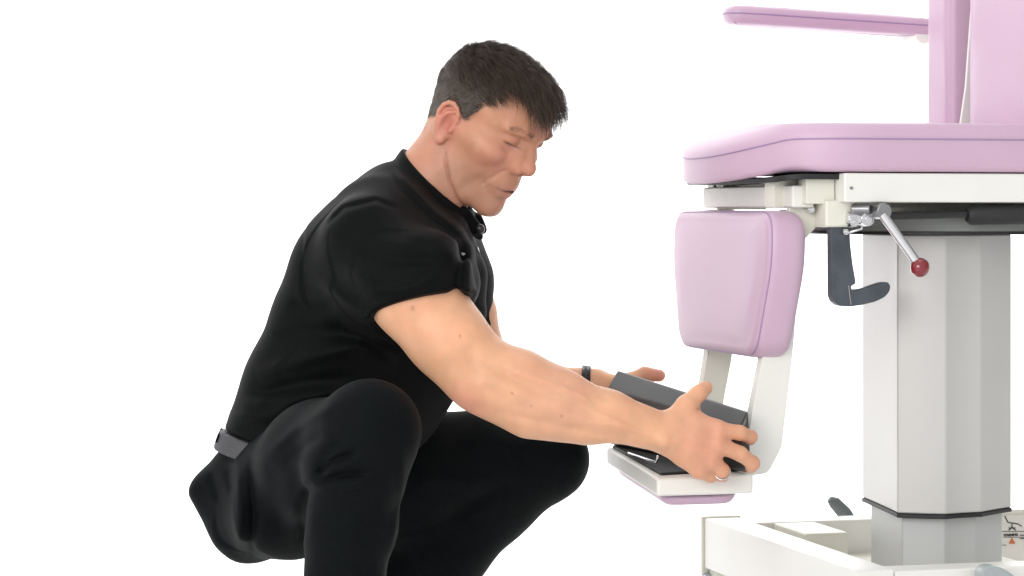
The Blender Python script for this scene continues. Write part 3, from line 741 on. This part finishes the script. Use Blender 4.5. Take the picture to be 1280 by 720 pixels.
st_w = np.exp(-((hl[:, 2] + 62) / 34) ** 2) * (hl[:, 0] > 5) * (hl[:, 0] < 120) * face
tint(st_w * .22, (.40, .26, .21))
pp_ = np.stack([640 + FP * bco[:, 0] / (bco[:, 1] + 4), 265 - FP * (bco[:, 2] - CAMZ) / (bco[:, 1] + 4)], 1)
def line_tint(pts, w, c, amt, m):
    best = np.full(len(bco), 1e4)
    for a, b in zip(pts[:-1], pts[1:]):
        a = np.array(a, float); ab = np.array(b, float) - a; t = np.clip(((pp_ - a) @ ab) / (ab @ ab), 0, 1); best = np.minimum(best, np.linalg.norm(pp_ - a - t[:, None] * ab, axis=1))
    tint(amt * np.exp(-(best / w) ** 2) * m, c)
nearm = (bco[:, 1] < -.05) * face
line_tint([(557, 190), (559, 207), (563, 226), (572, 247), (587, 268)], 1.4, (.32, .12, .08), .6, nearm)  # shading of the jaw and neck crease, tinted into the skin colour
for q_ in rng.normal(0, 1, (60, 3)):      # uneven, weathered skin
    c_ = np.array((60, -45, 0)) + q_ * (28, 18, 40); tint(face * .22 * g3(hl, c_, (6, 8, 6)), (.56, .22, .16) if q_[0] > 0 else (.68, .42, .29))
nk = face * (hl[:, 0] < 20) * (hl[:, 2] < -20); tint(nk * .3, (.60, .29, .21))
for q_ in rng.uniform(0, 1, (90, 3)):
    c_ = P(470 + 430 * q_[0], 380 + 190 * q_[0] + 50 * (q_[1] - .5), -.30); tint(.22 * np.exp(-(((bco - np.array(c_)) / (.018, .05, .010)) ** 2).sum(-1)), (.74, .34, .21) if q_[2] > .45 else (.80, .48, .29))
def wp(c, r): return np.exp(-((((bco - np.array(c)) / r) ** 2).sum(-1)))
for q in kn: tint(.4 * wp(q, .014), (.62, .27, .20))
for f in fg: tint(.5 * wp(f[1], .016), (.62, .26, .20)); tint(.45 * wp(f[2], .014), (.64, .28, .22))
tint(.4 * wp(th[3], .018), (.62, .27, .20)); tint(.65 * wp(P(885, 555, -.255), .060), (.62, .28, .19)); tint(.6 * wp(P(588, 498, -.28), .030), (.72, .25, .19))
tint(.6 * wp(thf[3], .03), (.55, .17, .15))
tint(.35 * wp(P(700, 505, -.3), .07), (.66, .36, .26))
for px, py, Y, r in ((516, 385, -.297, .0024), (873, 512, -.245, .002), (640, 492, -.32, .0016), (702, 520, -.3, .0014), (575, 420, -.31, .0014), (664, 508, -.315, .0013)):
    dxz = ((bco[:, 0] - P(px, py, Y).x) ** 2 + (bco[:, 2] - P(px, py, Y).z) ** 2); tint(.75 * np.exp(-dxz / r ** 2) * (bco[:, 1] < -.19), (.28, .11, .07))
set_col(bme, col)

# ---------------------------------------------------------------- polo shirt
T = Field((-.50, -.40, .38), (.12, .34, 1.02), .0028)
T.caps(TOR, [.108, .112, .113, .106, .080], .05, sq=(LATV, 1.42))
T.caps([P(348, 548, .0), P(378, 470, .0), P(416, 385, 0), P(450, 300, 0)], [.06, .06, .06, .055], .05, sq=(LATV, 1.7))
T.caps([SHN + Vector((.0, .03, .0)), P(474, 272, -.10), P(498, 255, -.04), P(535, 270, .04), SHF], [.056, .054, .056, .052, .050], .06)
T.caps([SHN, P(500, 345, -.228), P(532, 388, -.242), P(548, 412, -.248)], [.060, .065, .070, .072], .05)
T.caps([SHF, P(572, 350, .17), P(584, 418, .19)], [.056, .054, .046], .03)
T.caps([P(515, 400, -.05), P(505, 450, -.04), P(488, 500, -.03)], [.085, .085, .08], .05)
T.caps([P(500, 290, -.12), P(540, 320, -.14), P(562, 352, -.15)], [.055, .055, .045], .05)
T.caps([P(425, 330, -.10), P(466, 372, -.17)], [.055, .05], .06)
T.caps([P(535, 345, -.240), P(546, 392, -.25)], [.047, .046], .03)
# cut the sleeve ends and open them
def cut_plane(F, c, nrm_, lo, hi, k=.003):
    c = np.array(c); nn = np.array(nrm_, float); nn /= np.linalg.norm(nn)
    F.put(lambda p: -((p - c) @ nn), lo, hi, k, 'cut', m=0)
sd = (P(566, 432, -.26) - SHN).normalized()
ce = P(527, 383, -.24)
cn = Vector((.21, -.24, -.94)).normalized()
T.put(lambda p: np.maximum(-((p - np.array(ce)) @ np.array(cn)), np.linalg.norm(p - np.array(P(560, 430, -.26)), axis=-1) - .125), np.array(P(560, 430, -.26)) - .13, np.array(P(560, 430, -.26)) + .13, .002, 'cut', m=0)
fe = P(588, 408, .19); fn = (Vector(ELF) - SHF).normalized()
T.put(lambda p: np.maximum(-((p - np.array(fe)) @ np.array(fn)), np.linalg.norm(p - np.array(fe + fn * .06), axis=-1) - .085), np.array(fe) - .16, np.array(fe) + .16, .002, 'cut', m=0)
T.caps([ce - cn * .006, P(560, 432, -.262)], [.050, .056], .002, 'cut')
T.caps([P(552, 300, -.07), P(570, 345, -.06), P(577, 388, -.04)], [.045, .044, .038], .03)
T.caps([P(548, 322, -.235), P(561, 340, -.243)], [.03, .020], .03)
# hem at the waist
hemc = np.array(P(300, 538, 0)); hemn = np.array((-.30, -.02, -.95)); hemn /= np.linalg.norm(hemn)
T.put(lambda p: -((p - hemc) @ hemn), (-.6, -.5, .3), (.2, .4, .60), .004, 'cut', m=0)
# neck opening and collar
na, nb = np.array(P(520, 275, -.02)), np.array(H(-22, 0, 0)); nax = (nb - na) / np.linalg.norm(nb - na)
T.caps([na - nax * .01, nb + nax * .1], [.066, .062], .003, 'cut')
def collar(p):
    q = p - np.array(P(535, 248, -.022)); t = q @ nax; rr = np.linalg.norm(q - t[..., None] * nax, axis=-1)
    fwd = np.array((.62, -.45, -.3)); tilt = t - (q @ fwd) * -.35
    rad = .0735 - .20 * np.clip(t, -.06, .06) * .55
    return np.maximum(np.abs(rr - rad) - .0050, np.abs(tilt) - .032)
T.put(collar, np.array(P(535, 248, -.022)) - .10, np.array(P(535, 248, -.022)) + .10, .004, 'add', m=.0)
# collar point at the front
T.caps([P(578, 268, -.05), P(592, 285, -.045), P(600, 296, -.03)], [.013, .012, .006], .006)
T.caps([P(596, 274, -.00), P(603, 287, -.0)], [.010, .008], .006)
# folds: arm pit, sleeve, waist
def fold(F, pts, amp, sig): F.fold([p[:2] for p in pts], amp * 1.25, sig, -.5, .02 if pts[0][2] < 0 else .3)
for pts, a, s_ in (
    ([(492, 208, -.1), (512, 232, -.1), (545, 266, -.1), (584, 296, -.1)], .0028, .004), ([(488, 216, -.1), (506, 240, -.1), (540, 273, -.1), (580, 302, -.1)], -.0028, .004),
    ([(400, 350, -.15), (440, 385, -.21), (470, 400, -.235)], .006, .010), ([(430, 340, -.24), (480, 350, -.29), (540, 335, -.29)], .004, .010),
    ([(445, 365, -.26), (500, 362, -.31), (555, 345, -.29)], .004, .008), ([(470, 300, -.26), (520, 310, -.28), (560, 320, -.24)], .0035, .010),
    ([(440, 310, -.25), (490, 326, -.28), (550, 330, -.27)], -.004, .009), ([(405, 400, -.16), (455, 420, -.2), (500, 450, -.2)], -.006, .014),
    ([(320, 470, -.12), (390, 445, -.18), (470, 430, -.2)], .005, .012), ([(310, 500, -.10), (380, 478, -.17), (450, 470, -.2)], -.004, .010),
    ([(300, 505, -.08), (360, 500, -.15), (430, 490, -.19)], .005, .010), ([(340, 420, -.12), (400, 415, -.17), (450, 425, -.2)], -.004, .012),
    ([(360, 380, -.12), (420, 390, -.18)], -.003, .012), ([(590, 300, .0), (585, 340, -.03), (583, 380, -.03)], .005, .008),
    ([(580, 300, -.06), (572, 345, -.08), (570, 385, -.10)], -.006, .009), ([(405, 285, -.18), (430, 260, -.19), (470, 250, -.17), (500, 262, -.16)], -.003, .004),
    ([(285, 520, -.05), (330, 522, -.12), (380, 500, -.17)], .004, .009), ([(500, 290, -.25), (545, 300, -.22), (575, 330, -.15)], .004, .012)):
    fold(T, pts, a, s_)
tme, tco = T.mesh('polo_shirt'); del T
shirt = link('polo_shirt', tme, M['shirt'], person)
hit = caster(tme)
def stud(name, px, py, r, t, m, parent):
    p, n = hit(px, py)
    if p is None: return
    bm = bmesh.new(); tube(bm, [p - n * .001, p + n * t], r, 20); return from_bm(name, bm, m, parent, bevel=.0006)
for px, py in ((597, 312),): stud('button', px, py, .0048, .0016, M['button'], shirt)
p, n = hit(580, 318)
if p is not None:
    bm = bmesh.new(); box(bm, -.007, .007, -.0006, .0012, -.002, .002, Matrix.Translation(p) @ Matrix.Rotation(R(14), 4, 'Y')); from_bm('clip', bm, M['tagm'], shirt)
p, n = hit(598, 286)
if p is not None:
    bm = bmesh.new(); sphere(bm, p + n * .004, .0075); from_bm('lapel_microphone', bm, M['button'], shirt, smooth=True)

# ---------------------------------------------------------------- trousers
Q = Field((-.54, -.49, .06), (.16, .34, .62), .003)
Q.caps([P(320, 594, -.04), P(352, 598, .08)], [.066, .075], .04)
Q.caps([P(288, 608, .0), P(322, 655, -.02), P(365, 640, -.06)], [.030, .042, .07], .05, sq=(LATV, 2.2))
Q.caps([P(270, 612, -.0), P(318, 685, -.02)], [.016, .016], .04, sq=(LATV, 2.6))
Q.caps([P(366, 592, .0), P(410, 580, .02)], [.08, .09], .05)
hw = np.array(P(292, 556, 0)); 
Q.put(lambda p: (p - hw) @ hemn, (-.6, -.5, .40), (.2, .4, .70), .004, 'cut', m=0)
legs(Q, 0.0, .035)
for pts, a, s_ in (
    ([(392, 598, -.30), (415, 577, -.40), (448, 563, -.43)], -.008, .005), ([(394, 604, -.31), (425, 594, -.42), (465, 590, -.43)], -.007, .0045),
    ([(396, 592, -.3), (408, 568, -.39), (432, 548, -.39)], -.004, .006), ([(405, 590, -.3), (425, 584, -.42), (450, 578, -.43)], .004, .004), ([(392, 612, -.3), (425, 608, -.42), (470, 606, -.43)], .004, .006),
    ([(390, 602, -.30), (379, 630, -.36), (377, 680, -.37)], -.006, .008), ([(330, 575, -.15), (370, 535, -.24), (420, 505, -.36)], .003, .008), ([(345, 590, -.15), (378, 560, -.24), (405, 540, -.36)], -.003, .008),
([(312, 570, -.12), (318, 640, -.14), (314, 700, -.12)], -.005, .006), ([(296, 575, -.10), (300, 640, -.12), (300, 690, -.10)], .004, .008),
    ([(262, 590, -.08), (275, 630, -.10)], -.003, .006), ([(285, 585, -.1), (290, 620, -.12)], -.003, .006), ([(340, 575, -.17), (345, 620, -.2), (350, 670, -.2)], -.003, .012),
    ([(500, 560, -.42), (505, 620, -.40), (485, 700, -.38)], .003, .008), ([(600, 560, .07), (640, 575, .08), (690, 560, .10)], -.004, .012),
    ([(560, 650, .09), (600, 625, .09), (650, 600, .10)], -.005, .010), ([(470, 640, -.43), (450, 680, -.42)], -.003, .014), ([(515, 600, .04), (560, 600, .05), (620, 605, .08)], .004, .014)):
    fold(Q, pts, a, s_)
qme, qco = Q.mesh('trousers'); del Q
trous = link('trousers', qme, M['trouser'], person)
# belt: between shirt hem and trousers
Bf = Field((-.50, -.30, .42), (-.02, .30, .60), .003)
Bf.caps([P(328, 580, -.05), P(356, 590, .08)], [.070, .078], .04)
Bf.caps([P(352, 585, 0), P(372, 500, .0)], [.088, .088], .04, sq=(LATV, 1.45))
Bf.put(lambda p: -(np.abs((p - np.array(P(282, 548, 0))) @ hemn) - .018), (-.6, -.4, .3), (.1, .4, .7), .001, 'cut', m=0) if False else Bf.put(lambda p: -(np.abs((p - np.array(P(284, 548, 0))) @ hemn) - .0155), (-.6, -.4, .3), (.1, .4, .7), .001, 'cut', m=0)
fme, fco = Bf.mesh('belt'); del Bf
belt = link('belt', fme, M['belt'], person)
hb = caster(fme)
for (xa, ya), (xb2, yb2) in (((291, 533), (283, 562)), ((277, 535), (271, 556))):
    pa, na_ = hb(xa, ya + 2); pm, nm_ = hb((xa + xb2) / 2, (ya + yb2) / 2); pb_, nb_ = hb(xb2, yb2 - 3)
    if pa and pm and pb_:
        bm = bmesh.new(); tube(bm, [pa, pm + nm_ * .001, pb_], .0028, 8); from_bm('belt_loop', bm, M['trouser'], trous, smooth=True)
# shoes
for c, y in ((P(424, 850, -.33), 0), (P(440, 850, .14), 0)):
    F_ = Field((c.x - .16, c.y - .16, 0), (c.x + .30, c.y + .12, .22), .005)
    F_.caps([(c.x, c.y, .12), (c.x + .01, c.y, .075), (c.x + .11, c.y - .05, .045), (c.x + .19, c.y - .085, .035)], [.045, .046, .044, .034], .03)
    sme, _ = F_.mesh('shoe'); link('shoe', sme, M['shoe'], person)

# ---------------------------------------------------------------- wrist watch, ring
wd = (Vector(WRF) - Vector(ELF)).normalized(); wc = P(733, 481, .226)
bm = bmesh.new(); bmesh.ops.create_cone(bm, cap_ends=False, segments=40, radius1=.0300, radius2=.0285, depth=.014, matrix=Matrix.Translation(wc) @ wd.to_track_quat('Z', 'Y').to_matrix().to_4x4())
o = from_bm('wristwatch', bm, M['blackmetal'], person, smooth=True); m_ = o.modifiers.new('s', 'SOLIDIFY'); m_.thickness = .003; m_.offset = 1
bm = bmesh.new(); rc = fg[2][0].lerp(fg[2][1], .35); rd = (fg[2][1] - fg[2][0]).normalized()
bmesh.ops.create_cone(bm, cap_ends=False, segments=40, radius1=.0112, radius2=.0112, depth=.0035, matrix=Matrix.Translation(rc) @ rd.to_track_quat('Z', 'Y').to_matrix().to_4x4())
o = from_bm('ring', bm, M['chrome'], person, smooth=True); m_ = o.modifiers.new('s', 'SOLIDIFY'); m_.thickness = .0015; m_.offset = 1

# ---------------------------------------------------------------- hair
F_ = Field(np.array(H(0, 0, 40)) - .15, np.array(H(0, 0, 40)) + .15, .003)
Hd(F_, (-6, 0, 54), (93, 78, 74)); Hd(F_, (34, 0, 70), (58, 60, 52), 20); Hd(F_, (-28, 0, -2), (56, 58, 50), 25)
sme, sco = F_.mesh('scalp'); del F_
n_ = np.zeros(len(sme.vertices) * 3); sme.vertices.foreach_get('normal', n_); n_ = n_.reshape(-1, 3)
sl_ = Hl(sco); az = np.degrees(np.arctan2(np.abs(sl_[:, 1]), sl_[:, 0]))
def hairline(az): return np.interp(az, [0, 20, 34, 42, 52, 62, 70, 78, 84, 92, 104, 112, 122, 180], [86, 90, 98, 102, 94, 70, 46, 16, 8, 30, 36, 20, -34, -48])
keep = sl_[:, 2] > hairline(az) + rng.normal(0, 2.2, len(az))
bm = bmesh.new(); bm.from_mesh(sme); bm.verts.ensure_lookup_table()
kk = keep & (sl_[:, 2] > hairline(az) + 10)
bmesh.ops.delete(bm, geom=[v for v, k_ in zip(bm.verts, kk) if not k_], context='VERTS')
hairo = from_bm('hair', bm, M['hair'], person, smooth=True)
hc = np.array([v.co[:] for v in hairo.data.vertices]); hcl = Hl(hc)
def haircol(l, n=None):
    side = np.clip((60 - l[:, 2]) / 40, 0, 1) * np.clip((60 - l[:, 0]) / 60, 0, 1)
    c0 = np.array((.072, .049, .036)); c1 = np.array((.22, .195, .17)); return c0 + (c1 - c0) * (side * .9)[:, None]
set_col(hairo.data, haircol(hcl) * .6)
roots = np.flatnonzero(keep); NS = 26000
r_ = rng.choice(roots, NS); jit = rng.normal(0, .0012, (NS, 3)); p0 = sco[r_] + jit - n_[r_] * .002; nn = n_[r_]; l0 = Hl(p0)
top = np.clip((l0[:, 2] - 62) / 35, 0, 1); front = np.clip((l0[:, 0] - 20) / 50, 0, 1)
length = (.011 + .020 * top + .016 * top * front) * rng.uniform(.65, 1.25, NS)
Xh, Yh, Zh = HRn[:, 0], HRn[:, 1], HRn[:, 2]
flow = np.where((l0[:, 2] > 62)[:, None], Xh * 1.0 + Zh * -.15 + Yh * (-.35), Zh * -1.0 - Xh * .55)
flow = flow * 1.0 + (Xh[None] * .2) * top[:, None]
clump = np.sin(l0[:, 0:1] * .23 + l0[:, 1:2] * .17) * .25 + np.sin(l0[:, 1:2] * .41 + l0[:, 2:3] * .2) * .22
flow = flow + Yh * clump + rng.normal(0, .14, (NS, 3))
lift = (.30 + .35 * top + .15 * front)[:, None] * rng.uniform(.4, 1.3, (NS, 1))
NSEG = 5; pts = [p0]; d = None; p = p0.copy()
for k in range(NSEG):
    f = flow - (flow * nn).sum(1, keepdims=True) * nn * .9; f /= np.linalg.norm(f, axis=1, keepdims=True)
    d = f + nn * lift * (1 - k / NSEG * 1.25); d[:, 2] -= .10 * k * front * top + .0
    d /= np.linalg.norm(d, axis=1, keepdims=True); p = p + d * (length / NSEG)[:, None]; pts.append(p.copy())
def strands(name, pts, rad, cols, m, parent):
    n = len(pts[0]); K = len(pts); V = []
    t = pts[1] - pts[0]; a = np.cross(t, rng.normal(0, 1, (n, 3))); a /= np.linalg.norm(a, axis=1, keepdims=True) + 1e-9
    b = np.cross(t, a); b /= np.linalg.norm(b, axis=1, keepdims=True) + 1e-9
    for k in range(K):
        r = rad * (1 - .8 * k / (K - 1))
        for j in range(3): V.append(pts[k] + (a * math.cos(j * 2.0944) + b * math.sin(j * 2.0944)) * r)
    V = np.stack(V, 1).reshape(-1, 3); idx0 = (np.arange(n) * K * 3)[:, None]
    fs = []
    for k in range(K - 1):
        for j in range(3):
            j2 = (j + 1) % 3; fs.append(np.concatenate([idx0 + k * 3 + j, idx0 + k * 3 + j2, idx0 + (k + 1) * 3 + j2, idx0 + (k + 1) * 3 + j], 1))
    Fq = np.stack(fs, 1).reshape(-1, 4); me = bpy.data.meshes.new(name)
    me.vertices.add(len(V)); me.vertices.foreach_set('co', V.ravel()); me.loops.add(len(Fq) * 4); me.loops.foreach_set('vertex_index', Fq.ravel().astype(np.int32))
    me.polygons.add(len(Fq)); me.polygons.foreach_set('loop_start', np.arange(0, len(Fq) * 4, 4, dtype=np.int32)); me.polygons.foreach_set('loop_total', np.full(len(Fq), 4, np.int32)); me.update(calc_edges=True)
    o = link(name, me, m, parent); set_col(me, np.repeat(cols, K * 3, 0)); return o
cl_ = 1 + .35 * np.sin(l0[:, 0] * .31 + l0[:, 2] * .22 + 2 * np.sin(l0[:, 1] * .19)); hcol = haircol(l0) * rng.uniform(.5, 1.6, (NS, 1)) * cl_[:, None]; grey = rng.random(NS) < .25 * (1 - top); hcol[grey] = (.16, .145, .13)
so_ = strands('hair_strands', pts, .00036, hcol, M['hair'], hairo)
# eyebrows
NB_ = 300; tt = rng.random(NB_); sgn = np.where(rng.random(NB_) < .5, -1, 1)
bx = np.interp(tt, [0, .5, 1], [95.5, 93, 78]); by = np.interp(tt, [0, .5, 1], [12, 28, 50]) * sgn; bz = np.interp(tt, [0, .5, 1], [49, 55, 50]) + rng.normal(0, 1.8, NB_)
pb = np.stack([np.array(H(a_, b_, c_)) for a_, b_, c_ in zip(bx, by, bz)])
# settle the brow hairs on the skin
vs = bco[inhead]
pb = np.stack([vs[np.argmin(((vs - q) ** 2).sum(1))] for q in pb]) + rng.normal(0, .0010, pb.shape); dirb = (Yh[None] * sgn[:, None] * 1.0 - Xh * .4 + Zh * .25 + rng.normal(0, .25, (NB_, 3)))
pts = [pb + dirb * .0045 * k / 3 + Xh * .0012 * math.sin(k) for k in range(4)]
for sg_ in (-1, 1):
    mk = sgn == sg_; strands('eyebrow', [p_[mk] for p_ in pts], .00028, np.tile((.24, .15, .10), (mk.sum(), 1)) * rng.uniform(.7, 1.3, (mk.sum(), 1)), M['hair'], person)
bpy.data.meshes.remove(sme)
